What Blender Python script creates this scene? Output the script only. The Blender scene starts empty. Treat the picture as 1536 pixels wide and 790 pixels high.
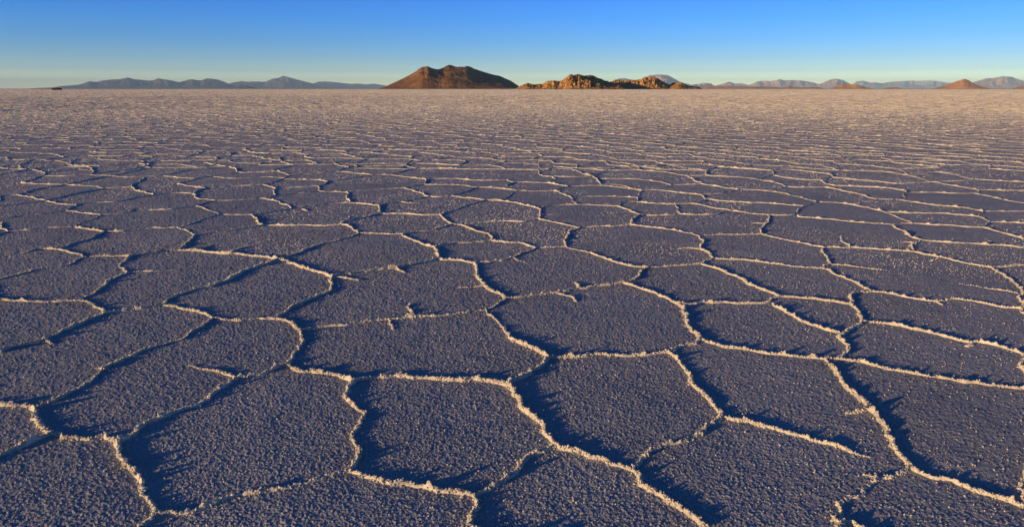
import bpy, math, random
import numpy as np
from mathutils import Vector
from mathutils.geometry import delaunay_2d_cdt

random.seed(7)
rng = np.random.default_rng(7)
scene = bpy.context.scene
R = math.radians

# ------------------------------------------------------------------ camera
CAM_H = 1.6
F = 1024.0                       # focal length in units of a 1536 wide frame (24 mm on full frame)
HORIZ = 133.2
PITCH = math.atan((395 - HORIZ) / F)
cam_d = bpy.data.cameras.new('camera')
cam_d.lens = 24.0; cam_d.sensor_width = 36.0
cam_d.clip_start = 0.1; cam_d.clip_end = 400000
cam = bpy.data.objects.new('camera', cam_d)
scene.collection.objects.link(cam)
cam.location = (0, 0, CAM_H)
cam.rotation_euler = (R(90) - PITCH, 0, 0)
scene.camera = cam

# ------------------------------------------------------------------ sky, sun, exposure
SUN_EL = 6.4
SUN_AZ = 180 + 53                # degrees clockwise from +Y: behind the camera, to the left
world = bpy.data.worlds.new('World'); scene.world = world
world.use_nodes = True
wn = world.node_tree; wn.nodes.clear()
sky = wn.nodes.new('ShaderNodeTexSky'); sky.sky_type = 'NISHITA'; sky.sun_disc = False
sky.sun_elevation = R(SUN_EL); sky.sun_rotation = R(SUN_AZ)
sky.altitude = 3600; sky.air_density = 1.0; sky.dust_density = 0.8; sky.ozone_density = 4.0
# the air glows pale towards the horizon and deepens to cobalt above: gain by elevation on the sky model
SKY_GAIN = [(0.0, (7.0, 4.4, 1.8)), (0.0095, (6.0, 3.85, 1.85)), (0.0235, (2.6, 1.92, 1.45)), (0.04, (1.58, 1.44, 1.36)),
            (0.062, (0.90, 1.22, 1.46)), (0.093, (0.46, 1.08, 1.62)), (0.121, (0.35, 0.98, 1.66)), (0.30, (0.13, 0.44, 0.64)), (1.0, (0.10, 0.37, 0.54))]
GMAX = 7.0
geo = wn.nodes.new('ShaderNodeTexCoord'); sep = wn.nodes.new('ShaderNodeSeparateXYZ')
wn.links.new(geo.outputs['Generated'], sep.inputs[0])
rp = wn.nodes.new('ShaderNodeValToRGB'); wn.links.new(sep.outputs['Z'], rp.inputs[0])
els = rp.color_ramp.elements
while len(els) < len(SKY_GAIN): els.new(0.5)
for i, (p_, c_) in enumerate(SKY_GAIN):
    els[i].position = p_; els[i].color = (c_[0] / GMAX, c_[1] / GMAX, c_[2] / GMAX, 1)
vm = wn.nodes.new('ShaderNodeVectorMath'); vm.operation = 'MULTIPLY'
wn.links.new(sky.outputs[0], vm.inputs[0]); wn.links.new(rp.outputs[0], vm.inputs[1])
bg = wn.nodes.new('ShaderNodeBackground'); bg.inputs['Strength'].default_value = 0.122 * GMAX
wo = wn.nodes.new('ShaderNodeOutputWorld')
wn.links.new(vm.outputs[0], bg.inputs[0]); wn.links.new(bg.outputs[0], wo.inputs[0])

sd = bpy.data.lights.new('sun', 'SUN'); sd.energy = 5.0; sd.angle = R(0.5); sd.color = (1.0, 0.645, 0.29)
sun = bpy.data.objects.new('sun', sd); scene.collection.objects.link(sun)
sdir = Vector((math.sin(R(SUN_AZ)) * math.cos(R(SUN_EL)), math.cos(R(SUN_AZ)) * math.cos(R(SUN_EL)), math.sin(R(SUN_EL))))
sun.rotation_euler = sdir.to_track_quat('Z', 'Y').to_euler()
sun.location = (-20, -20, 10)

vs = scene.view_settings
vs.view_transform = 'Standard'; vs.look = 'None'; vs.exposure = 0.25; vs.gamma = 1.0
vs.use_curve_mapping = False
scene.render.engine = 'CYCLES'
scene.cycles.volume_bounces = 2
scene.cycles.max_bounces = 4

# ------------------------------------------------------------------ helpers
def h01(ix, iy, seed=0):
    n = (ix.astype(np.int64) * 374761393 + iy.astype(np.int64) * 668265263 + seed * 1442695041) & 0xFFFFFFFF
    n = ((n ^ (n >> 13)) * 1274126177) & 0xFFFFFFFF
    n = ((n ^ (n >> 16)) * 2246822519) & 0xFFFFFFFF
    return ((n ^ (n >> 15)) & 0xFFFFFF) / float(0x1000000)

def vn(x, y, seed=0):
    x0 = np.floor(x); y0 = np.floor(y)
    fx = x - x0; fy = y - y0
    fx = fx * fx * (3 - 2 * fx); fy = fy * fy * (3 - 2 * fy)
    a = h01(x0, y0, seed); b = h01(x0 + 1, y0, seed); c = h01(x0, y0 + 1, seed); d = h01(x0 + 1, y0 + 1, seed)
    return (a * (1 - fx) + b * fx) * (1 - fy) + (c * (1 - fx) + d * fx) * fy

def fbm(x, y, octs=4, seed=0, gain=0.5):
    s = 0; a = 1; t = 0
    for i in range(octs):
        s = s + a * vn(x * 2 ** i + 17.3 * i, y * 2 ** i - 9.1 * i, seed + i); t += a; a *= gain
    return s / t

def ridged(x, y, octs=4, seed=0, gain=0.5):
    s = 0; a = 1; t = 0
    for i in range(octs):
        s = s + a * (1 - np.abs(2 * vn(x * 2 ** i + 3.7 * i, y * 2 ** i + 5.9 * i, seed + i) - 1)); t += a; a *= gain
    return s / t

def worley(x, y, seed=0):
    x0 = np.floor(x); y0 = np.floor(y)
    best = np.full(x.shape, 9.0); hb = np.zeros(x.shape)
    for dx in (-1, 0, 1):
        for dy in (-1, 0, 1):
            cx = x0 + dx; cy = y0 + dy
            px = cx + h01(cx, cy, seed); py = cy + h01(cx, cy, seed + 1)
            d = (px - x) ** 2 + (py - y) ** 2
            m = d < best
            best = np.where(m, d, best); hb = np.where(m, h01(cx, cy, seed + 2), hb)
    return np.sqrt(best), hb

def mesh_obj(name, verts, quads, mat, smooth=True, parent=None):
    me = bpy.data.meshes.new(name)
    verts = np.ascontiguousarray(verts, dtype=np.float32)
    quads = np.ascontiguousarray(quads, dtype=np.int32)
    k = quads.shape[1]
    me.vertices.add(len(verts)); me.vertices.foreach_set('co', verts.ravel())
    me.loops.add(quads.size); me.loops.foreach_set('vertex_index', quads.ravel())
    me.polygons.add(len(quads))
    me.polygons.foreach_set('loop_start', np.arange(0, quads.size, k, dtype=np.int32))
    me.polygons.foreach_set('loop_total', np.full(len(quads), k, dtype=np.int32))
    me.polygons.foreach_set('use_smooth', np.full(len(quads), smooth, dtype=bool))
    me.update(calc_edges=True)
    me.materials.append(mat)
    o = bpy.data.objects.new(name, me); scene.collection.objects.link(o)
    if parent: o.parent = parent
    return o

def grid_quads(nr, nc, off=0):
    i = np.arange(nr * nc).reshape(nr, nc) + off
    return np.stack([i[:-1, :-1], i[:-1, 1:], i[1:, 1:], i[1:, :-1]], -1).reshape(-1, 4)

def tag(o, label, cat, kind=None, group=None):
    o['label'] = label
    if cat: o['category'] = cat
    if kind: o['kind'] = kind
    if group: o['group'] = group
    return o

def ground_pt(x, y):             # photo pixel -> point on the salt
    x = np.asarray(x, float); y = np.asarray(y, float)
    v = (395 - y) / F
    k = -(v * math.cos(PITCH) - math.sin(PITCH))
    zc = CAM_H / k
    return zc * (x - 768) / F, zc * (math.cos(PITCH) + v * math.sin(PITCH))

# ------------------------------------------------------------------ materials
def new_mat(name):
    m = bpy.data.materials.new(name); m.use_nodes = True
    nt = m.node_tree; nt.nodes.clear()
    o = nt.nodes.new('ShaderNodeOutputMaterial'); p = nt.nodes.new('ShaderNodeBsdfPrincipled')
    nt.links.new(p.outputs[0], o.inputs[0])
    return m, nt, p

def nz(nt, vec, scale, detail=4, rough=0.5):
    n = nt.nodes.new('ShaderNodeTexNoise'); n.inputs['Scale'].default_value = scale
    n.inputs['Detail'].default_value = detail; n.inputs['Roughness'].default_value = rough
    nt.links.new(vec, n.inputs['Vector']); return n.outputs['Fac']

def ramp(nt, fac, stops):
    r = nt.nodes.new('ShaderNodeValToRGB'); nt.links.new(fac, r.inputs[0])
    e = r.color_ramp.elements
    while len(e) < len(stops): e.new(0.5)
    for i, (p, c) in enumerate(stops):
        e[i].position = p; e[i].color = (*c, 1)
    return r.outputs[0]

def salt_mat(name, lo, hi, bumps, rough=0.75):
    m, nt, p = new_mat(name)
    tc = nt.nodes.new('ShaderNodeTexCoord').outputs['Object']
    a = nz(nt, tc, 1.1, 6, 0.65); b = nz(nt, tc, 140, 3, 0.6)
    mx = nt.nodes.new('ShaderNodeMath'); mx.operation = 'ADD'
    nt.links.new(a, mx.inputs[0]); nt.links.new(b, mx.inputs[1])
    hf = nt.nodes.new('ShaderNodeMath'); hf.operation = 'MULTIPLY'; hf.inputs[1].default_value = 0.5
    nt.links.new(mx.outputs[0], hf.inputs[0])
    nt.links.new(ramp(nt, hf.outputs[0], [(0.32, lo), (0.68, hi)]), p.inputs['Base Color'])
    p.inputs['Roughness'].default_value = rough
    p.inputs['Specular IOR Level'].default_value = 0.2
    prev = None
    for (sc, dist, strength) in bumps:
        bp = nt.nodes.new('ShaderNodeBump'); bp.inputs['Strength'].default_value = strength
        bp.inputs['Distance'].default_value = dist
        nt.links.new(nz(nt, tc, sc, 2, 0.6), bp.inputs['Height'])
        if prev: nt.links.new(prev, bp.inputs['Normal'])
        prev = bp.outputs[0]
    nt.links.new(prev, p.inputs['Normal'])
    return m

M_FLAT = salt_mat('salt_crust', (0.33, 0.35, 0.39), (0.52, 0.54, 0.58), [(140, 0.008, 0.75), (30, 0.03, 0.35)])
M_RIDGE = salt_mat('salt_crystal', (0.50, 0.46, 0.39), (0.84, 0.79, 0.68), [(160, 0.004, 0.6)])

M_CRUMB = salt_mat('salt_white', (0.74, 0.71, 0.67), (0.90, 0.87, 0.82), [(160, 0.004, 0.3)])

def rock_mat(name, cols, scale, bump=1.0, patch=None, bd=None):
    m, nt, p = new_mat(name)
    tc = nt.nodes.new('ShaderNodeTexCoord').outputs['Object']
    a = nz(nt, tc, scale, 6, 0.6)
    col = ramp(nt, a, cols)
    if patch:
        c2, th, sc = patch
        b = nz(nt, tc, sc, 3, 0.65)
        mk = ramp(nt, b, [(th, (0, 0, 0)), (th + 0.03, (1, 1, 1))])
        mix = nt.nodes.new('ShaderNodeMix'); mix.data_type = 'RGBA'
        nt.links.new(mk, mix.inputs['Factor']); nt.links.new(col, mix.inputs['A'])
        mix.inputs['B'].default_value = (*c2, 1); col = mix.outputs['Result']
    nt.links.new(col, p.inputs['Base Color'])
    p.inputs['Roughness'].default_value = 0.95; p.inputs['Specular IOR Level'].default_value = 0.05
    bp = nt.nodes.new('ShaderNodeBump'); bp.inputs['Strength'].default_value = bump
    bp.inputs['Distance'].default_value = bd or 0.4 / scale
    nt.links.new(nz(nt, tc, scale * 3, 5, 0.65), bp.inputs['Height'])
    nt.links.new(bp.outputs[0], p.inputs['Normal'])
    return m

# ------------------------------------------------------------------ crack network, traced
# every list is one pressure ridge in the salt, as pixels of the 1536 x 790 photograph
T = """
0,450 61,452 119,450 137,456 156,470
156,470 106,491 66,509 25,519 0,529
119,450 147,433 167,418 191,409 185,398 194,384
156,470 192,466 223,461 243,457
243,457 263,446 289,436 314,428 349,418 370,405 400,395 416,388
243,457 273,462 294,467 319,477
319,477 354,479 380,477 415,477 436,486 450,496
319,477 289,496 253,514 218,528 192,539 157,555 137,570 106,587 76,602 48,612
0,608 30,611 46,620 56,633 76,651
76,651 30,671 0,683
76,651 84,651 111,657 137,658 157,654 175,663
175,663 203,653 223,636 253,623 273,613 309,599 334,582 354,568 370,565 400,557 431,547
175,663 177,679 192,694 208,714 215,739 225,757 234,768
234,768 222,782 208,790
234,770 273,769 304,760 329,752 354,744 400,739 441,734 471,727 496,714 522,706
522,706 552,714 583,724 603,725 643,733 679,739 712,743
712,743 712,765 704,790
712,743 734,732 755,719 785,699 811,681 833,670
522,706 532,694 534,674 532,658 542,641 541,623 524,608 521,590 532,572
532,572 512,567 481,560 451,553 431,547
431,547 446,522 450,496
413,476 436,461 466,447 494,433 499,415
499,415 481,409 458,402 437,394 419,389
450,496 481,489 512,486 547,482 583,479 618,474 653,474 684,470 709,466 729,465
729,465 745,458 759,448
759,448 742,438 727,428 717,415 712,395
759,448 790,445 836,440 869,433 902,428 935,424
729,465 745,479 755,494 790,517 823,536
532,571 572,567 598,565 633,567 669,571 704,568 740,573 760,577
760,577 770,590 785,600 806,623 821,643 833,670
760,577 780,567 800,552 823,537
823,536 861,537 902,534 952,533 1003,529
1003,529 1023,522 1049,509
1049,509 1036,494 1028,476 1018,456
1018,456 988,443 962,433 935,424
1018,456 1054,456 1084,454 1114,456 1154,453
1003,529 1018,552 1038,577 1059,598 1082,618 1082,625
1082,625 1044,646 1013,663 988,674 968,689 949,702
833,670 861,679 887,689 912,696 947,709 968,729 993,742 1013,760 1038,777 1060,792
1049,509 1089,519 1125,526 1166,532 1202,536 1237,539
1237,539 1252,560 1273,582 1293,600 1308,618 1328,636 1344,658 1354,681 1366,701
1366,701 1349,714 1328,719 1313,732 1298,747 1273,762 1265,780 1262,792
1366,703 1399,714 1430,719 1465,734 1501,744 1536,760
1237,539 1255,539 1288,543 1339,555 1389,562 1440,570 1490,577 1536,583
1255,538 1266,530 1268,520 1258,505 1273,493 1293,482
1293,482 1288,468 1275,456
1275,456 1237,451 1202,446 1171,445
1171,445 1154,453
1159,456 1182,471 1212,486 1258,499
1275,456 1283,443 1306,437
1306,437 1283,425 1258,413 1237,403
1306,437 1339,442 1374,448 1410,451 1440,450 1480,455 1533,463
1533,463 1528,450 1526,441 1531,431
1485,400 1500,410 1521,423 1531,431 1545,436
1293,482 1328,484 1364,491 1399,499 1440,509 1480,514 1536,532
194,384 177,384 156,385 138,386 125,386
125,386 104,378 78,373 55,374 39,378 26,379 0,382
125,386 104,397 78,401 52,404 26,412 0,419
194,384 221,380 250,376 268,374
268,374 281,363 292,353
292,353 281,347 266,341
266,341 234,342 203,345 172,347 156,348
156,348 141,345 112,340
156,348 138,358 115,364 87,374
112,340 78,342 39,345 13,347
13,347 6,341 0,334
13,347 0,351
112,340 130,332 152,322
152,322 130,320 99,316
99,316 115,307
99,316 65,321 34,324 0,329
115,307 91,306 68,301
115,307 146,304 177,302 203,297 234,292
234,292 216,289 203,285 195,279
195,280 201,275 208,273 216,266
195,281 156,282
152,322 182,320 221,315 255,314 294,309
294,309 312,304 324,301
294,309 310,314 323,317 328,322
328,322 307,328 289,335 273,339 266,341
328,322 352,322 378,322
378,322 385,331 395,338
395,338 365,343 333,347 292,352
324,301 299,298 289,291
289,290 266,290 234,292
289,291 299,285 310,282
310,282 286,279 266,276
324,301 357,300 388,298 398,298
310,282 349,279 391,277
156,282 130,279 96,277 34,275
156,282 112,291 68,301
68,301 47,295 25,292
25,292 60,283 96,277
25,292 0,294
68,301 39,305 0,309
96,277 130,270 167,264
167,264 135,262
135,262 141,256 130,250
135,262 104,264 68,264
68,259 62,264 35,272 34,275
167,264 190,259 227,252
167,264 188,266 216,265 245,263
294,268 266,276
294,268 245,264
294,268 320,264 357,259
357,259 346,251 305,244
357,259 400,258 416,257
320,265 352,268 400,266 427,267
246,263 281,256 325,252 346,250
227,252 216,249 227,243
130,250 107,247 112,238
39,255 29,249 47,240
39,255 86,251 130,250
39,255 0,262
521,289 525,304
525,304 547,306 569,308
569,308 568,320
568,320 547,326 526,330 510,336
510,337 484,338 453,338 419,338 395,338
380,322 406,318 437,313 479,308 525,304
437,313 419,303 398,298
398,298 432,292 479,287
479,287 521,289
479,286 480,279 492,272
492,272 474,270 427,269
480,279 445,281 414,283
414,283 398,277 391,277
414,283 408,287 411,292 398,298
398,277 414,272 427,267
427,267 432,262
432,262 416,257 406,256 442,248
442,248 422,242 419,236
432,262 471,260 505,257
505,257 523,251 567,249 609,248
523,251 502,245 526,240
505,257 547,261 560,263
492,272 526,268 560,263 586,262
586,262 604,257 625,253
625,253 609,247 617,240
586,262 614,266 639,269
639,269 633,277 607,282
607,282 562,285 526,287
607,282 625,287 644,295
644,295 630,298 604,303 569,308
644,295 677,294 716,281
716,281 692,278 661,277 637,277
677,294 703,297 729,300
729,300 755,299 776,286
776,286 745,282 716,281
729,300 703,308 679,315 660,322
660,322 630,322 601,320 568,320
660,322 669,330 679,336
679,336 653,343 627,347 604,351
604,351 573,351 539,350
539,350 526,342 510,336
539,350 510,359 471,369 445,380 416,388
416,388 396,386 352,381 312,378 268,375
499,414 526,410 557,407 594,401 625,395 655,389
655,389 655,380 652,371
652,371 630,364 614,359 604,351
652,371 674,366 705,364 734,361
734,361 738,357 734,352 713,345 698,338 679,336
698,336 732,333 760,331 783,332 807,328
737,361 765,363 781,365 804,372
655,389 679,391 711,395
711,395 745,391 770,386
807,328 811,320 807,312
807,312 786,308 760,302 729,300
809,312 838,308 864,307
864,307 858,298 841,289 829,286
829,286 802,287 776,286
807,328 838,334 869,342
869,342 851,351 845,360 849,370
849,370 828,371 804,372
804,372 789,378 770,386
849,371 872,377 895,384 916,390 942,397 973,401
973,401 960,411 947,420 935,424
973,401 1010,398 1046,395 1070,388
1070,388 1057,378 1050,373 1053,363 1048,354
1048,354 1031,350 1002,345 974,341 946,337
946,337 916,339 869,342
946,336 948,329 960,322
960,322 942,315 927,309
927,309 901,308 864,307
927,309 940,304 955,302
955,302 953,296 916,295 880,295 858,298
955,295 964,286
964,286 916,280 877,279 854,280
829,286 854,280
854,280 825,275 799,274 770,273
960,322 989,323 1020,321
1020,321 1017,315 1014,307
1014,306 984,305 955,303
1014,306 1041,306 1067,311 1099,316
1020,321 1046,322 1072,321 1099,316
1099,316 1125,320 1151,322
1151,322 1152,334 1142,342 1142,351
1142,351 1112,352 1080,353 1054,354
1041,306 1059,300 1052,292
1052,292 1020,289 987,285 964,285
987,285 1007,278
1007,278 985,272 955,269 901,268
902,277 925,277 964,285
902,277 854,280
902,277 898,270 890,264
890,264 864,265 830,265
830,265 829,270 820,274
830,265 812,264 809,257 799,255 760,254
890,264 911,256
911,256 877,253 828,250
828,250 812,259
911,256 955,255
956,255 958,249 916,242
956,255 994,258 1031,264
1031,264 1041,270 1052,276
1052,276 1007,278
1031,264 1059,263
1059,263 1061,256 1075,250
1061,256 994,254 958,249
1052,276 1085,281 1109,284
1109,284 1085,289 1052,292
1109,284 1136,285
1059,299 1093,302 1136,304
1059,263 1112,266 1136,269
1075,250 1112,253 1159,256
760,270 769,274 760,279
625,253 660,252 700,254 760,254
639,269 680,268 720,271 760,270
1070,388 1112,390 1136,393 1187,399 1237,403
1052,396 1085,407 1119,424 1136,430 1171,445
1229,402 1245,394 1239,384 1239,371
1239,371 1214,367 1175,359 1142,351
1239,371 1274,371 1305,373 1339,375 1370,377
1370,377 1369,368 1382,360
1382,360 1360,350 1342,341 1338,337
1338,337 1292,334 1240,329 1196,325
1191,322 1170,323 1151,322
1191,322 1205,312 1225,303
1205,309 1170,306 1136,304
1225,303 1199,296 1170,289 1136,285
1225,303 1253,304 1279,307 1305,312 1329,319
1329,319 1350,328 1372,335
1372,335 1338,337
1279,306 1316,299
1316,299 1339,299
1316,299 1292,292 1266,286 1238,281
1238,281 1209,281 1180,280
1180,280 1159,285 1136,285
1180,280 1159,273 1136,269
1329,318 1370,319 1422,321 1469,325
1469,325 1482,333 1475,341
1475,341 1435,339 1396,337 1372,335
1482,333 1536,335
1469,324 1475,317
1475,317 1443,311 1396,307 1344,299
1475,317 1536,317
1475,341 1501,348 1536,358
1382,360 1422,363 1475,366 1536,371
1370,377 1409,386 1448,394 1486,401
1486,401 1536,397
1357,296 1360,290 1396,289 1459,290 1469,285
1344,299 1357,296
1334,282 1357,286 1360,290
1459,290 1501,298 1529,304 1545,305
1334,282 1347,276
1347,276 1318,272 1279,269 1248,266
1334,282 1292,280 1248,277 1230,270
1230,270 1193,268 1159,263
1248,266 1230,270
1248,266 1243,261 1188,255 1159,256
1159,256 1159,263
1159,263 1136,269
1347,276 1396,273 1417,276 1469,285
1469,285 1536,286
1396,273 1363,263
1396,273 1454,271 1461,269
1461,269 1409,258 1363,262
1461,269 1536,273
1363,263 1320,257 1261,256
1261,256 1243,261
"""
SP = """
191,409 228,406 263,405
157,555 145,553
66,509 80,516
354,566 324,557 304,553 284,548
583,479 590,494
613,474 614,465 615,456
727,428 705,430 689,431
836,440 852,445 864,452
869,432 863,423
1303,613 1285,617 1270,620
1160,643 1202,656 1237,666 1273,678 1306,686
1322,719 1310,715 1297,712
1265,782 1252,782 1250,768
1404,451 1414,458
1526,440 1490,433 1440,426
1243,396 1282,400 1329,405
1274,370 1266,360 1261,354
1370,364 1347,362
1148,335 1126,335
1052,374 1035,373 1018,373
770,387 790,395
594,401 608,409
195,317 203,311
935,424 905,428 882,430
499,415 520,418 538,420
600,565 601,558
1450,520 1458,514
286,376 305,371 318,368
345,381 352,377 375,368
520,330 523,324
453,313 462,316
1409,386 1396,392
807,322 830,322
600,303 625,304
"""
def parse(t):
    return [[tuple(map(float, p.split(','))) for p in l.split()] for l in t.strip().splitlines()]
lines = []                       # (Nx2 world polyline, taper_start, taper_end, height scale)
def add_px(pl, taper, hs_):
    a = np.array(pl); X, Y = ground_pt(a[:, 0], a[:, 1])
    lines.append((np.stack([X, Y], 1), False, taper, hs_))
for pl in parse(T): add_px(pl, False, 1.0)
add_px([(1082, 625), (1114, 632), (1160, 643)], False, 1.0)
for pl in parse(SP): add_px(pl, True, 0.75)
nodes = np.array([p for (a, _, _, _) in lines for p in (a[0], a[-1])])

def to_px(x, y):
    zc = y * math.cos(PITCH) + CAM_H * math.sin(PITCH)
    return 768 + F * x / zc, 395 + F * (CAM_H * math.cos(PITCH) - y * math.sin(PITCH)) / zc
rim = []
for n_ in nodes:
    a_, b_ = to_px(*n_)
    if a_ < 14 or a_ > 1522 or b_ < 272 or b_ > 776: rim.append(n_)
rim = np.array(rim)

def inside(p):                   # inside the traced ground
    x, y = p
    if y < 1.5: return False
    zc = y * math.cos(PITCH) + CAM_H * math.sin(PITCH)
    px = 768 + F * x / zc
    py = 395 + F * (CAM_H * math.cos(PITCH) - y * math.sin(PITCH)) / zc
    return -12 < px < 1548 and 254 < py < 800

# the same kind of network grown on over the rest of the salt
seeds = []
C0 = 1.04
r1 = 62.0
ny = int(r1 / (C0 * 0.87)) + 4
for j in range(-4, ny):
    for i in range(-75, 76):
        x = (i + 0.5 * (j & 1)) * C0 + random.uniform(-.36, .36) * C0
        y = j * C0 * 0.87 + random.uniform(-.36, .36) * C0
        r = math.hypot(x, y)
        if r > r1 or abs(x) > 5 + max(y, 0) * 1.25: continue
        seeds.append((x, y))
r = r1 + 0.5
while r < 4200:
    c = C0 * r / r1
    n = int(2 * R(50) * r / c)
    o = random.random()
    for k in range(n):
        a = -R(50) + (k + o + random.uniform(-.38, .38)) * c / r
        rr = r + random.uniform(-.42, .42) * c
        seeds.append((rr * math.sin(a), rr * math.cos(a)))
    r += c * 0.87
res = delaunay_2d_cdt([Vector(s) for s in seeds], [], [], 0, 1e-6)
V = np.array([tuple(v) for v in res[0]]); TRI = np.array(res[2])
A = V[TRI[:, 0]]; B = V[TRI[:, 1]]; Cc = V[TRI[:, 2]]
d = 2 * (A[:, 0] * (B[:, 1] - Cc[:, 1]) + B[:, 0] * (Cc[:, 1] - A[:, 1]) + Cc[:, 0] * (A[:, 1] - B[:, 1]))
a2 = (A ** 2).sum(1); b2 = (B ** 2).sum(1); c2 = (Cc ** 2).sum(1)
ux = (a2 * (B[:, 1] - Cc[:, 1]) + b2 * (Cc[:, 1] - A[:, 1]) + c2 * (A[:, 1] - B[:, 1])) / d
uy = (a2 * (Cc[:, 0] - B[:, 0]) + b2 * (A[:, 0] - Cc[:, 0]) + c2 * (B[:, 0] - A[:, 0])) / d
CC = np.stack([ux, uy], 1)
emap = {}
for t, tri in enumerate(TRI):
    for q in range(3):
        k = tuple(sorted((int(tri[q]), int(tri[(q + 1) % 3])))); emap.setdefault(k, []).append(t)
n_far = 0
for ts in emap.values():
    if len(ts) != 2: continue
    p, q = CC[ts[0]], CC[ts[1]]
    rp = math.hypot(*p); L = math.hypot(*(p - q))
    c = C0 * max(1, rp / r1)
    if L > 4 * c or L < 0.02 * c: continue
    ip, iq = inside(p), inside(q)
    if ip and iq: continue
    if ip or iq:
        if iq: p, q = q, p       # p is the inner end
        dd = ((rim - p) ** 2).sum(1); p = rim[dd.argmin()]
        if math.hypot(*(p - q)) > 1.3 or dd.min() > 1.0: continue
        ma, mb = to_px(*((p + q) / 2))
        if 4 < ma < 1532 and 262 < mb < 786: continue
    if random.random() < 0.02: continue
    if rp < r1:
        m = (p + q) / 2 + rng.normal(0, 0.07 * L, 2)
        lines.append((np.array([p, m, q]), False, False, random.uniform(0.7, 1.1)))
        if random.random() < 0.22 and L > .4:
            t = random.uniform(.3, .7); s0 = p * (1 - t) + q * t
            dv = np.array([-(q - p)[1], (q - p)[0]]) / L * random.choice((-1, 1)) * random.uniform(.12, .3)
            lines.append((np.array([s0, s0 + dv]), False, True, .6))
    else:
        lines.append((np.array([p, q]), False, False, random.uniform(0.8, 1.25)))

def catmull(P, n):
    Q = np.vstack([2 * P[0] - P[1], P, 2 * P[-1] - P[-2]])
    out = []
    for i in range(len(P) - 1):
        p0, p1, p2, p3 = Q[i:i + 4]
        t = np.linspace(0, 1, n, endpoint=False)[:, None]
        out.append(0.5 * (2 * p1 + (p2 - p0) * t + (2 * p0 - 5 * p1 + 4 * p2 - p3) * t ** 2 + (3 * p1 - p0 - 3 * p2 + p3) * t ** 3))
    out.append(P[-1:]); return np.vstack(out)

def grow(sel, tt, prof, far):
    xs, ys, nxs, nys, ws, tps, hss, rms, ls, sizes = [], [], [], [], [], [], [], [], [], []
    for (P, t0, t1, hsc, rmin) in sel:
        Q = P if far else catmull(P, 6)
        seg = np.hypot(*np.diff(Q, axis=0).T); cum = np.r_[0, np.cumsum(seg)]; L = cum[-1]
        if L < 1e-4: continue
        step = max(0.25, rmin * 0.006) if far else max(0.006, rmin * 0.0028)
        n = max(3, int(L / step) + 1)
        s = np.linspace(0, L, n)
        x = np.interp(s, cum, Q[:, 0]); y = np.interp(s, cum, Q[:, 1])
        tx = np.gradient(x); ty = np.gradient(y); tl = np.hypot(tx, ty) + 1e-9
        xs.append(x); ys.append(y); nxs.append(-ty / tl); nys.append(tx / tl)
        ws.append(np.minimum(1, np.minimum(s, L - s) / 0.12))
        tp = np.ones(n)
        if t1: tp = np.clip((L - s) / (L * 0.7), 0.05, 1) ** .7
        tps.append(tp); hss.append(np.full(n, hsc)); rms.append(np.full(n, rmin)); ls.append(np.full(n, L / n)); sizes.append(n)
    x, y, nx, ny_, env, tp, hsc, rm, ll = [np.concatenate(q) for q in (xs, ys, nxs, nys, ws, tps, hss, rms, ls)]
    if far:
        hh = RH * 0.8 * hsc * (0.5 + h01(np.round(x * 7), np.round(y * 7), 3)); hw = np.full(len(x), RW * 1.3)
    else:
        w = env * (0.050 * (fbm(x * 4, y * 4, 2, 3) - .5) * 2 + 0.018 * (fbm(x * 18, y * 18, 3, 5) - .5) * 2)
        x = x + nx * w; y = y + ny_ * w
        spike = np.minimum(np.maximum(0, vn(x * 38, y * 38, 13) - .60) * 3.4 * vn(x * 7, y * 7, 19), .62)
        thick = 0.35 + 1.3 * fbm(x * 1.3, y * 1.3, 3, 71)
        hh = RH * hsc * thick * (0.20 + 0.55 * fbm(x * 12, y * 12, 3, 11, .7) + 1.35 * spike)
        hw = RW * thick * (0.55 + 0.9 * fbm(x * 15, y * 15, 2, 17)) * (0.75 + 0.35 * hsc)
    hh = hh * tp; hw = hw * (0.4 + 0.6 * tp)
    XX = x[:, None] + nx[:, None] * hw[:, None] * tt; YY = y[:, None] + ny_[:, None] * hw[:, None] * tt
    ZZ = hh[:, None] * prof
    if not far:
        k = np.clip(prof * 1.6 + .25, 0, 1)
        ZZ = ZZ + k * hh[:, None] * 0.8 * (fbm(XX * 110, YY * 110, 2, 23) - .5)
        am = np.minimum(0.003 + rm * .0001, .005)[:, None]
        XX = XX + (h01(np.round(XX * 900), np.round(YY * 900), 5) - .5) * am
        YY = YY + (h01(np.round(XX * 900), np.round(YY * 900), 6) - .5) * am
    ZZ[:, 0] = ZZ[:, -1] = -0.006
    m = len(tt); N = len(x)
    last = np.zeros(N, bool); last[np.cumsum(sizes) - 1] = True
    i = np.nonzero(~last)[0][:, None] * m + np.arange(m - 1)[None]
    q = np.stack([i, i + 1, i + m + 1, i + m], -1).reshape(-1, 4)
    nr = np.hypot(x, y) < 9.5
    return np.stack([XX, YY, ZZ], -1).reshape(-1, 3), q, np.stack([x, y, nx, ny_, hh, hw, ll], 1)[nr]

RH, RW = 0.019, 0.0085            # height and half width of the salt ridges, metres
lines = [l + (np.hypot(l[0][:, 0], l[0][:, 1]).min(),) for l in lines]
tt9 = np.array([-1.3, -.85, -.5, -.22, 0, .22, .5, .85, 1.3])
v1, q1, crest = grow([l for l in lines if l[4] <= 60], tt9, np.clip(1 - np.abs(tt9) ** 1.5, 0, 1), False)
v2, q2, _ = grow([l for l in lines if l[4] > 60], np.array([-1., -.35, .35, 1.]), np.array([0, 1, 1, 0.]), True)
RV = np.vstack([v1, v2]); RQ = np.vstack([q1, q2 + len(v1)])

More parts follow.
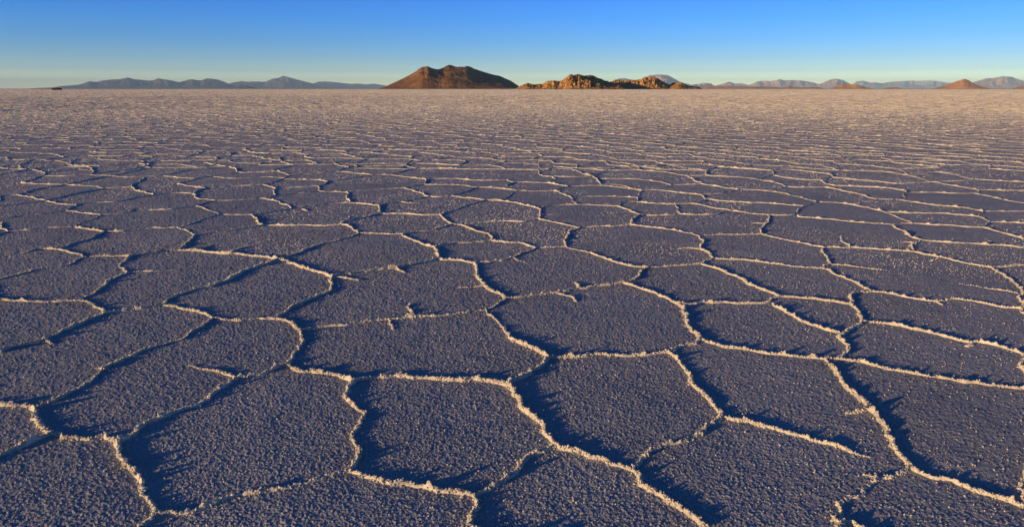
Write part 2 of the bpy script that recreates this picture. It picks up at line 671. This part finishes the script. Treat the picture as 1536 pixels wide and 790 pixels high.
# ------------------------------------------------------------------ the salt sheet
# rows follow distance so that the grain stays fine under foot and coarse far away
def row_list():
    rows = []; D = 0.9
    while D < 17:
        rows.append(D); D += max(0.0035, 0.62 * (D * D + CAM_H ** 2) / (683 * CAM_H))
    while D < 90000:
        rows.append(D); D *= 1.07
    return np.array(rows + [90000.0])
rows = row_list()
HALF = R(54); NC = 1850
az = np.linspace(-HALF, HALF, NC)
RR, AA = np.meshgrid(rows, az, indexing='ij')
GX = RR * np.sin(AA); GY = RR * np.cos(AA)
GZ = np.zeros_like(GX)
near = rows < 20
gx, gy = GX[near], GY[near]
w1, hb1 = worley(gx / 0.0125, gy / 0.0125, 31)
w2, hb2 = worley(gx / 0.0075 + 7, gy / 0.0075, 41)
fade = np.clip((17 - RR[near]) / 5, 0, 1)
g = 0.0030 * np.clip(1 - w1 * 1.2, 0, 1) * (0.35 + 1.3 * hb1 ** 3) + 0.0016 * np.clip(1 - w2 * 1.1, 0, 1) * (0.3 + hb2) \
    + 0.004 * (fbm(gx * 9, gy * 9, 3, 51) - .5) + 0.010 * (fbm(gx * 1.3, gy * 1.3, 2, 55) - .5)
GZ[near] = g * fade - 0.002
gv = np.stack([GX, GY, GZ], -1).reshape(-1, 3)
gq = grid_quads(len(rows), NC)
gq = gq[:, ::-1]
# the rest of the circle, beside and behind the camera, and the patch under it
az2 = np.linspace(HALF, 2 * math.pi - HALF, 90)
rows2 = np.r_[rows[::40][rows[::40] < 17], rows[rows >= 17][::3], 90000.0]
R2, A2 = np.meshgrid(rows2, az2, indexing='ij')
bv = np.stack([R2 * np.sin(A2), R2 * np.cos(A2), np.full(R2.shape, 0.0)], -1).reshape(-1, 3)
bq = grid_quads(len(rows2), 90, len(gv))[:, ::-1]
azc = np.linspace(0, 2 * math.pi, 65)
R3, A3 = np.meshgrid(np.array([0.01, 0.9]), azc, indexing='ij')
cv = np.stack([R3 * np.sin(A3), R3 * np.cos(A3), np.full(R3.shape, 0.0)], -1).reshape(-1, 3)
cq = grid_quads(2, 65, len(gv) + len(bv))[:, ::-1]
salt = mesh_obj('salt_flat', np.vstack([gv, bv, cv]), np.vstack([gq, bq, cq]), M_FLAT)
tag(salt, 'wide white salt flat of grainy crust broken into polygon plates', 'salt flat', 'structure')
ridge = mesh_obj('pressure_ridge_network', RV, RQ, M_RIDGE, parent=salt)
ridge['label'] = 'raised crumbly salt ridges outlining the polygon plates'
ridge['kind'] = 'structure'

# loose crystals crusted along the near ridges
cr = crest
rr_ = np.hypot(cr[:, 0], cr[:, 1])
prob = cr[:, 6] * 900 * np.clip((9.5 - rr_) / 6, 0.12, 1) * (0.1 + 1.8 * np.maximum(0, vn(cr[:, 0] * 22, cr[:, 1] * 22, 81) - .15))
cnt = rng.poisson(prob)
idx = np.repeat(np.arange(len(cr)), cnt)
nC = len(idx)
c = cr[idx]
tpos = rng.normal(0, 0.62, nC)
size = 0.0026 + 0.0058 * rng.random(nC) ** 2
px = c[:, 0] + c[:, 2] * c[:, 5] * tpos + rng.normal(0, .003, nC); py = c[:, 1] + c[:, 3] * c[:, 5] * tpos + rng.normal(0, .003, nC)
pz = c[:, 4] * np.clip(1 - np.abs(tpos) ** 1.5, 0, 1) + size * .3
nF = 42000
rf = 1.6 + 7.0 * rng.random(nF) ** .7; af = rng.uniform(-R(48), R(48), nF)
px = np.r_[px, rf * np.sin(af)]; py = np.r_[py, rf * np.cos(af)]; pz = np.r_[pz, np.full(nF, 0.002)]
size = np.r_[size, 0.0013 + 0.0034 * rng.random(nF) ** 3]; nC += nF
octa = np.array([[1, 0, 0], [-1, 0, 0], [0, 1, 0], [0, -1, 0], [0, 0, 1], [0, 0, -1]], float)
tri8 = np.array([[0, 2, 4], [2, 1, 4], [1, 3, 4], [3, 0, 4], [2, 0, 5], [1, 2, 5], [3, 1, 5], [0, 3, 5]])
qr = rng.normal(0, 1, (nC, 4)); qr /= np.linalg.norm(qr, axis=1)[:, None]
w_, x_, y_, z_ = qr.T
Rm = np.stack([1 - 2 * (y_ * y_ + z_ * z_), 2 * (x_ * y_ - z_ * w_), 2 * (x_ * z_ + y_ * w_), 2 * (x_ * y_ + z_ * w_), 1 - 2 * (x_ * x_ + z_ * z_),
               2 * (y_ * z_ - x_ * w_), 2 * (x_ * z_ - y_ * w_), 2 * (y_ * z_ + x_ * w_), 1 - 2 * (x_ * x_ + y_ * y_)], -1).reshape(-1, 3, 3)
ov = octa[None] * (0.6 + 0.8 * rng.random((nC, 6, 1))) * size[:, None, None]
ov = np.einsum('nij,nkj->nki', Rm, ov) + np.stack([px, py, pz], -1)[:, None]
cf = (tri8[None] + 6 * np.arange(nC)[:, None, None]).reshape(-1, 3)
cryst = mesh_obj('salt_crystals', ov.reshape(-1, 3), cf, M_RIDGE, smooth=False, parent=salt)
cryst['kind'] = 'stuff'; cryst['label'] = 'loose salt crystals crusted on the ridges'

# crumbs of salt standing all over the plates, what catches the low sun far out
def crumbs(n, r0, r1_, power, half):
    t = rng.random(n)
    if power == 1: r = r0 + (r1_ - r0) * t
    else: r = r0 * (r1_ / r0) ** t
    a = rng.uniform(-half, half, n)
    h = np.minimum(0.0022 + r * 0.00011, 0.009) if power == 1 else np.minimum(0.008 * (r / 62) ** .42, .026) * (0.4 + 1.2 * rng.random(n))
    w = np.maximum(h * 1.3, 0.0011 * r * (0.5 + rng.random(n)))
    th = rng.uniform(0, 6.283, n)
    x = r * np.sin(a); y = r * np.cos(a)
    k = np.arange(4) * math.pi / 2
    ang = th[:, None] + k + rng.uniform(-.4, .4, (n, 4))
    ww = w[:, None] * rng.uniform(.6, 1.2, (n, 4))
    dp = np.minimum(ww, np.maximum(h, 0.006)[:, None] * 1.6)      # long side across, short side along
    bx = x[:, None] + np.cos(ang) * ww; by = y[:, None] + np.sin(ang) * dp
    base = np.stack([bx, by, np.full((n, 4), -.003)], -1)
    off_ = rng.normal(0, .2, (n, 2)) * w[:, None]
    top = np.stack([x + off_[:, 0], y + off_[:, 1] * .4, h], -1)[:, None]
    v = np.concatenate([base, top], 1).reshape(-1, 3)
    f = (np.array([[0, 1, 4], [1, 2, 4], [2, 3, 4], [3, 0, 4]])[None] + 5 * np.arange(n)[:, None, None]).reshape(-1, 3)
    return v, f
cA = crumbs(190000, 6.5, 62, 1, R(48)); cB = crumbs(380000, 62, 6500, 2, R(46))
cC = crumbs(320000, 170, 8000, 2, R(45))
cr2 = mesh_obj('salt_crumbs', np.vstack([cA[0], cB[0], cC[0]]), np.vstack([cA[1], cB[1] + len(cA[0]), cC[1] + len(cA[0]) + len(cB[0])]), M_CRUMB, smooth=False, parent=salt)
cr2['kind'] = 'stuff'; cr2['label'] = 'crumbs of salt scattered over the plates'
# ------------------------------------------------------------------ hills, islands and mountains
def prof_fn(pts):
    a = np.array(pts, float)
    u = (a[:, 0] - 768) / F
    v = (395 - a[:, 1]) / F
    cy = math.cos(PITCH) + v * math.sin(PITCH)
    U = u / cy                    # tangent of the azimuth
    E = (v * math.cos(PITCH) - math.sin(PITCH)) / cy
    return U, np.maximum(E, 0)

def relief(name, pts, D, depth, mat, label, cat, nu=220, nv=70, seed=1, rough=0.35, fs=1.0, peaks=None, skew=0.0, steep=1.2, jag=0.0, boulders=0.0, lat=1.0, crest=None, bk=1.0, soft=.02):
    U, E = prof_fn(pts)
    us = np.linspace(U[0], U[-1], nu)
    # smooth the traced outline a little, then add the fine unevenness of real rock
    e = np.interp(us, U, E)
    ker = np.array([1, 2, 1.]) / 4
    for _ in range(2): e = np.convolve(np.pad(e, 1, mode='edge'), ker, 'valid')
    hmax = e.max()
    width = (U[-1] - U[0])
    if jag: e = e * (1 + jag * (fbm(us / width * 46, us * 0, 3, seed + 9) - .5))
    e = np.maximum(e * D + CAM_H * (e > 0), 0) / D
    t = np.linspace(-1, 1, nv)
    UU, TT = np.meshgrid(us, t, indexing='ij')
    q = UU / width
    cz = skew + 0.35 * (fbm(q * 5, q * 0 + seed, 2, seed) - .5)
    if crest: cz = cz * .4 + np.interp(UU, [(p_[0] - 768) / F for p_ in crest], [p_[1] for p_ in crest])
    warp = 0.55 * min(1, .12 + rough / .3) * (fbm(q * 9 * fs, TT * 1.2 + 4, 3, seed + 2) - .5)
    tt = np.clip(np.abs(TT - cz + warp * (1 - TT ** 2)) / np.where(TT > cz, 1 - cz, 1 + cz), 0, 1)
    P = np.clip(1 - tt, 0, 1) ** steep
    n = ridged(q * 11 * fs, TT * 2.4 * lat, 4, seed + 4, .55)
    edge = np.clip((1 - np.abs(TT)) * 5, 0, 1)
    if boulders:
        wv, hb = worley(q * 40 * bk + 2 * TT, TT * 34 * bk, seed + 7)
        P = P + boulders * np.clip(1 - wv * 1.3, 0, 1) * hb * np.clip(P * 3, 0, 1)
        wv, hb = worley(q * 17 * bk - TT, TT * 13 * bk, seed + 8)
        P = P + 1.3 * boulders * np.clip(1 - wv * 1.1, 0, 1) * hb * np.clip(P * 3, 0, 1)
    P = P * edge
    mx = P.max(1)
    for _ in range(3): mx = np.convolve(np.pad(mx, 1, mode='edge'), ker, 'valid')
    Pn = np.minimum(P / np.maximum(mx, 0.05)[:, None], 1.04)
    k_ = max(3, int(nu * soft)) | 1
    kw = np.hanning(k_ + 2)[1:-1]; kw /= kw.sum()
    es = np.convolve(np.pad(e, k_ // 2, mode='constant'), kw, 'valid')[:, None]
    E1 = e[:, None]
    H = np.minimum(es * Pn + np.maximum(E1 - es, 0) * Pn ** 2, E1 * 1.04)
    # gullies and spurs cut into the flanks, leaving the crest line
    H = H * (1 + 2.2 * rough * (n - .6) * np.clip(1 - Pn ** 5, 0, 1))
    YY = D + TT * depth * (0.55 + 0.45 * np.sqrt(np.clip(e / max(hmax, 1e-9), 0, 1)))[:, None]
    X = UU * YY; Z = H * YY * (D / D)
    Z = np.where(Z < 0.15, -0.4, Z)
    Z[:, 0] = Z[:, -1] = -0.4
    vts = np.stack([X, YY, Z], -1)
    X0 = U.mean() * D
    vts = vts - np.array([X0, D, 0])
    o = mesh_obj(name, vts.reshape(-1, 3), grid_quads(nu, nv)[:, ::-1], mat)
    o.location = (X0, D, 0)
    tag(o, label, cat, 'structure')
    return o

M_HILL = rock_mat('brown_slope', [(0.30, (0.15, 0.078, 0.036)), (0.50, (0.27, 0.138, 0.060)), (0.72, (0.40, 0.22, 0.105))], 0.02, 0.5, ((0.035, 0.030, 0.016), 0.62, 0.05))
M_ISLE = rock_mat('ochre_rock', [(0.32, (0.22, 0.12, 0.04)), (0.5, (0.55, 0.30, 0.105)), (0.68, (0.70, 0.44, 0.19))], 0.05, 0.6, ((0.05, 0.045, 0.02), 0.60, 0.09))
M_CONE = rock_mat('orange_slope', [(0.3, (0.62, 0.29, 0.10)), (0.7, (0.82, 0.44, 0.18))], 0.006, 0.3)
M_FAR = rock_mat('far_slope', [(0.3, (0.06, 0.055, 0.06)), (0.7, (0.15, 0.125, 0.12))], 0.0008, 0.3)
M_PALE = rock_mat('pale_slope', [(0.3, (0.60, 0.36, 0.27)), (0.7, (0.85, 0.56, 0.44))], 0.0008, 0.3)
M_SNOW = rock_mat('snowy_slope', [(0.35, (0.32, 0.22, 0.18)), (0.5, (0.48, 0.36, 0.30)), (0.56, (0.82, 0.75, 0.70))], 0.0005, 0.3)
M_DARK = rock_mat('dark_rock', [(0.3, (0.03, 0.02, 0.015)), (0.7, (0.07, 0.05, 0.035))], 0.2, 0.5)

relief('hill', [(567,133.2),(577,130.8),(590.5,124.3),(599,120.6),(610.8,114.7),(622.6,108.8),(627.7,103.7),(632.8,100.7),(641,99.5),(646,101.2),(651.4,104.9),(656.5,105.9),(661.6,104.5),(668,99.5),(673.4,97.3),(680,98.6),(686,101.7),(693.7,100.7),(700.5,99.1),(707,100.7),(712,103.7),(724,107.6),(738,112),(748,113.5),(756,117),(766.5,121.5),(773,125.7),(777.5,129),(782,133.2)],
       4200, 560, M_HILL, 'large brown hill with three rounded peaks and shaded right flank', 'hill', 420, 170, 11, 0.13, 0.8,
       soft=.22, steep=1.0, jag=.03, lat=2.2, crest=[(567, -.1), (640, -.15), (700, .0), (728, .45), (782, .85)])
relief('rocky_island', [(772.5,133.2),(785,127),(791,124.8),(801.7,127),(814,125.4),(820,122.3),(833,121),(843,121.7),(849.6,115.4),(853.8,112.3),(864,111.3),(870,111.9),(876.7,114),(885,113),(895,115.8),(906,121),(916,123.3),(929,126.3),(939,131),(941,133.2)],
       2000, 190, M_ISLE, 'craggy ochre rock island with dark shaded right side, beside the big brown hill', 'island', 420, 170, 21, 0.25, 1.6, jag=.16, boulders=.28, steep=.9, crest=[(772, -.2), (850, -.35), (868, -.1), (885, .6), (941, .88)])
relief('rocky_island', [(912,133.2),(914,122.7),(924.6,120),(939,121),(947.5,120.6),(960,119.6),(966,115.8),(974.6,114.8),(985,117),(993,121.7),(1004,127.5),(1008,124.8),(1016,123),(1024.6,125.4),(1033,129),(1045,130),(1050.6,131.5),(1053,133.2)],
       2250, 130, M_ISLE, 'lower sunlit ochre rock island right of the craggy one, ending in a small knoll', 'island', 380, 150, 33, 0.25, 1.6, jag=.14, boulders=.24, steep=.9, crest=[(912, 0), (975, -.2), (1003, .4), (1010, -.2), (1024, -.1), (1050, .5)])
relief('rocky_islet', [(77,133.2),(80,132.6),(84,131.6),(87,131.4),(90,132.4),(93,133.2)],
       900, 6, M_DARK, 'tiny dark islet on the salt below the left mountain range', 'islet', 60, 30, 5, .2)
relief('mountain_range', [(40,133.2),(83,131),(90,129.4),(108,128),(119,127),(135,122),(144,123.3),(154,121),(162.5,120),(179,119),(192,116.3),(200,119),(221,121),(229,121),(237,117.5),(250,119.6),(269,123.3),(287,119),(300,121),(312,117.5),(327,119.6),(342,125),(352,130),(358,133.2)],
       34000, 4200, M_FAR, 'long blue grey mountain range at far left on the horizon', 'mountains', 420, 110, 41, .35, 1.6, jag=.05)
relief('mountain', [(335,133.2),(345,125),(362,121.7),(373,123),(379,122.3),(398,123),(408,118.5),(417,117),(424,114),(433,116),(450,120.6),(469,125.4),(480,129),(490,133.2)],
       42000, 4200, M_FAR, 'blue peaked mountain, highest point between the left range and the brown hill', 'mountain', 260, 100, 47, .35, 1.1, jag=.05)
relief('mountain_range', [(460,133.2),(469,125.4),(479,122.3),(487,122.3),(498,123),(512,124.4),(525,126),(537,125.4),(550,126.7),(560,125.8),(577,128),(600,133.2)],
       48000, 4200, M_FAR, 'low blue mountain ridge sloping down to the left foot of the brown hill', 'mountains', 220, 80, 53, .3, 1.2, jag=.05)
relief('foothill', [(338,133.2),(350,131),(368,128.7),(378,130.5),(388,133.2)],
       24000, 900, M_FAR, 'small dark foothill low in front of the left blue mountains', 'hill', 90, 40, 59, .3)
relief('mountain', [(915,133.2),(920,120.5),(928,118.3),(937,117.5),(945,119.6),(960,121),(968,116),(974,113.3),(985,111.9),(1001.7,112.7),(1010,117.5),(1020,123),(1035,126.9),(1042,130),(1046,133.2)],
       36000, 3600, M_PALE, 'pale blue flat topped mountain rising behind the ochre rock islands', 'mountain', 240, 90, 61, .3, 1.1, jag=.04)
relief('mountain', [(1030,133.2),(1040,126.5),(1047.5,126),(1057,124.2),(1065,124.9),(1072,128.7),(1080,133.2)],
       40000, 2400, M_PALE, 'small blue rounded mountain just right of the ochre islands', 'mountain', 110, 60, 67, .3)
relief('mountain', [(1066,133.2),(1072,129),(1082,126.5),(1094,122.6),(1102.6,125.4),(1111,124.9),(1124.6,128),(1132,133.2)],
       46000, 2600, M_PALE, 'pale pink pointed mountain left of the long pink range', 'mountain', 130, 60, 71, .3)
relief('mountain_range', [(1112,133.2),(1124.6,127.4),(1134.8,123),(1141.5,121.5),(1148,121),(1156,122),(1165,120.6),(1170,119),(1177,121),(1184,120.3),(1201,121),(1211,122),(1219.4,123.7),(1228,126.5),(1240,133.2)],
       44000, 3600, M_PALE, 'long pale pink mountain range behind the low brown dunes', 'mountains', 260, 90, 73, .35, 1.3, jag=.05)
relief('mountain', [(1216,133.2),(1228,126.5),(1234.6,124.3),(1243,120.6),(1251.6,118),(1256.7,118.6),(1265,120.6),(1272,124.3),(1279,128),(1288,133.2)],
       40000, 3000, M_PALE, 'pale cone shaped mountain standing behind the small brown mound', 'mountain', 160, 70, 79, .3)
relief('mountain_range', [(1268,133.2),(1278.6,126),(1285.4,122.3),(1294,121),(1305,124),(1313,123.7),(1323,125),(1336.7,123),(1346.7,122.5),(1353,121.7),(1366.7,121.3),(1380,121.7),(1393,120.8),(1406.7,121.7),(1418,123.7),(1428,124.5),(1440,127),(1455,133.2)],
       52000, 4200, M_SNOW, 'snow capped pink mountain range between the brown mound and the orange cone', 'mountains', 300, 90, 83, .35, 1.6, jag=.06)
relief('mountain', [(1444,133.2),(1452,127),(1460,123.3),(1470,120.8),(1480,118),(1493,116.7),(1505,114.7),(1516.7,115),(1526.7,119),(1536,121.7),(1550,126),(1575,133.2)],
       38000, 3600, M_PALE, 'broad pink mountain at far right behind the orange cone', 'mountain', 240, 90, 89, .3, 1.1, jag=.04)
relief('hill', [(1398,133.2),(1401.7,132.7),(1413,130),(1425,125.8),(1435,122),(1447.5,118.3),(1455,121.7),(1463,126.7),(1471.7,129.7),(1483,132.7),(1486,133.2)],
       9000, 230, M_CONE, 'orange cone shaped hill alone on the salt at right', 'hill', 200, 90, 97, .12, .8, steep=1.0)
relief('hill', [(1244,133.2),(1246.5,132.7),(1256.7,129),(1265,126.5),(1273.6,126.3),(1283.7,127),(1292,129),(1300,131.6),(1312,133.2)],
       9500, 170, M_CONE, 'low rounded orange brown mound in front of the pale cone mountain', 'hill', 160, 70, 101, .15, .8)
relief('dune', [(1322,133.2),(1325,132.6),(1335,131.3),(1346.7,131.3),(1352,133.2)],
       10500, 160, M_CONE, 'very low brown rise right of the orange brown mound', 'hill', 80, 40, 103, .2)
relief('dune', [(1048,133.2),(1050,131),(1062,129),(1104,129.4),(1135,130.3),(1151.7,130),(1172,131.6),(1184,129.6),(1201,131.6),(1226,130.4),(1236,132.9),(1239,133.2)],
       13000, 300, M_CONE, 'long low brown shore strip right of the ochre rock islands', 'hill', 260, 50, 107, .2, 1.4, jag=.1)
relief('hill', [(1518,133.2),(1522,132),(1536,128.3),(1550,126),(1570,128),(1592,133.2)],
       9800, 200, M_CONE, 'orange hill slope cut off by the right edge of the photo', 'hill', 100, 60, 109, .15)

# ------------------------------------------------------------------ haze: one closed box of even air
HAZE = 1.8e-5
if HAZE:
    m = bpy.data.materials.new('haze_air'); m.use_nodes = True; nt = m.node_tree; nt.nodes.clear()
    o = nt.nodes.new('ShaderNodeOutputMaterial'); pv = nt.nodes.new('ShaderNodeVolumePrincipled')
    pv.inputs['Color'].default_value = (0.45, 0.73, 1.0, 1); pv.inputs['Density'].default_value = HAZE; pv.inputs['Anisotropy'].default_value = -0.2
    nt.links.new(pv.outputs[0], o.inputs['Volume'])
    S = 95000; zt = 1200
    hv = np.array([[x, y, z] for z in (-1.5, zt) for y in (-S, S) for x in (-S, S)], float)
    hq = np.array([[0, 2, 3, 1], [4, 5, 7, 6], [0, 1, 5, 4], [2, 6, 7, 3], [0, 4, 6, 2], [1, 3, 7, 5]])
    hz = mesh_obj('haze', hv, hq, m, smooth=False)
    tag(hz, 'thin bluish haze in the air over the salt flat', 'haze', 'stuff')
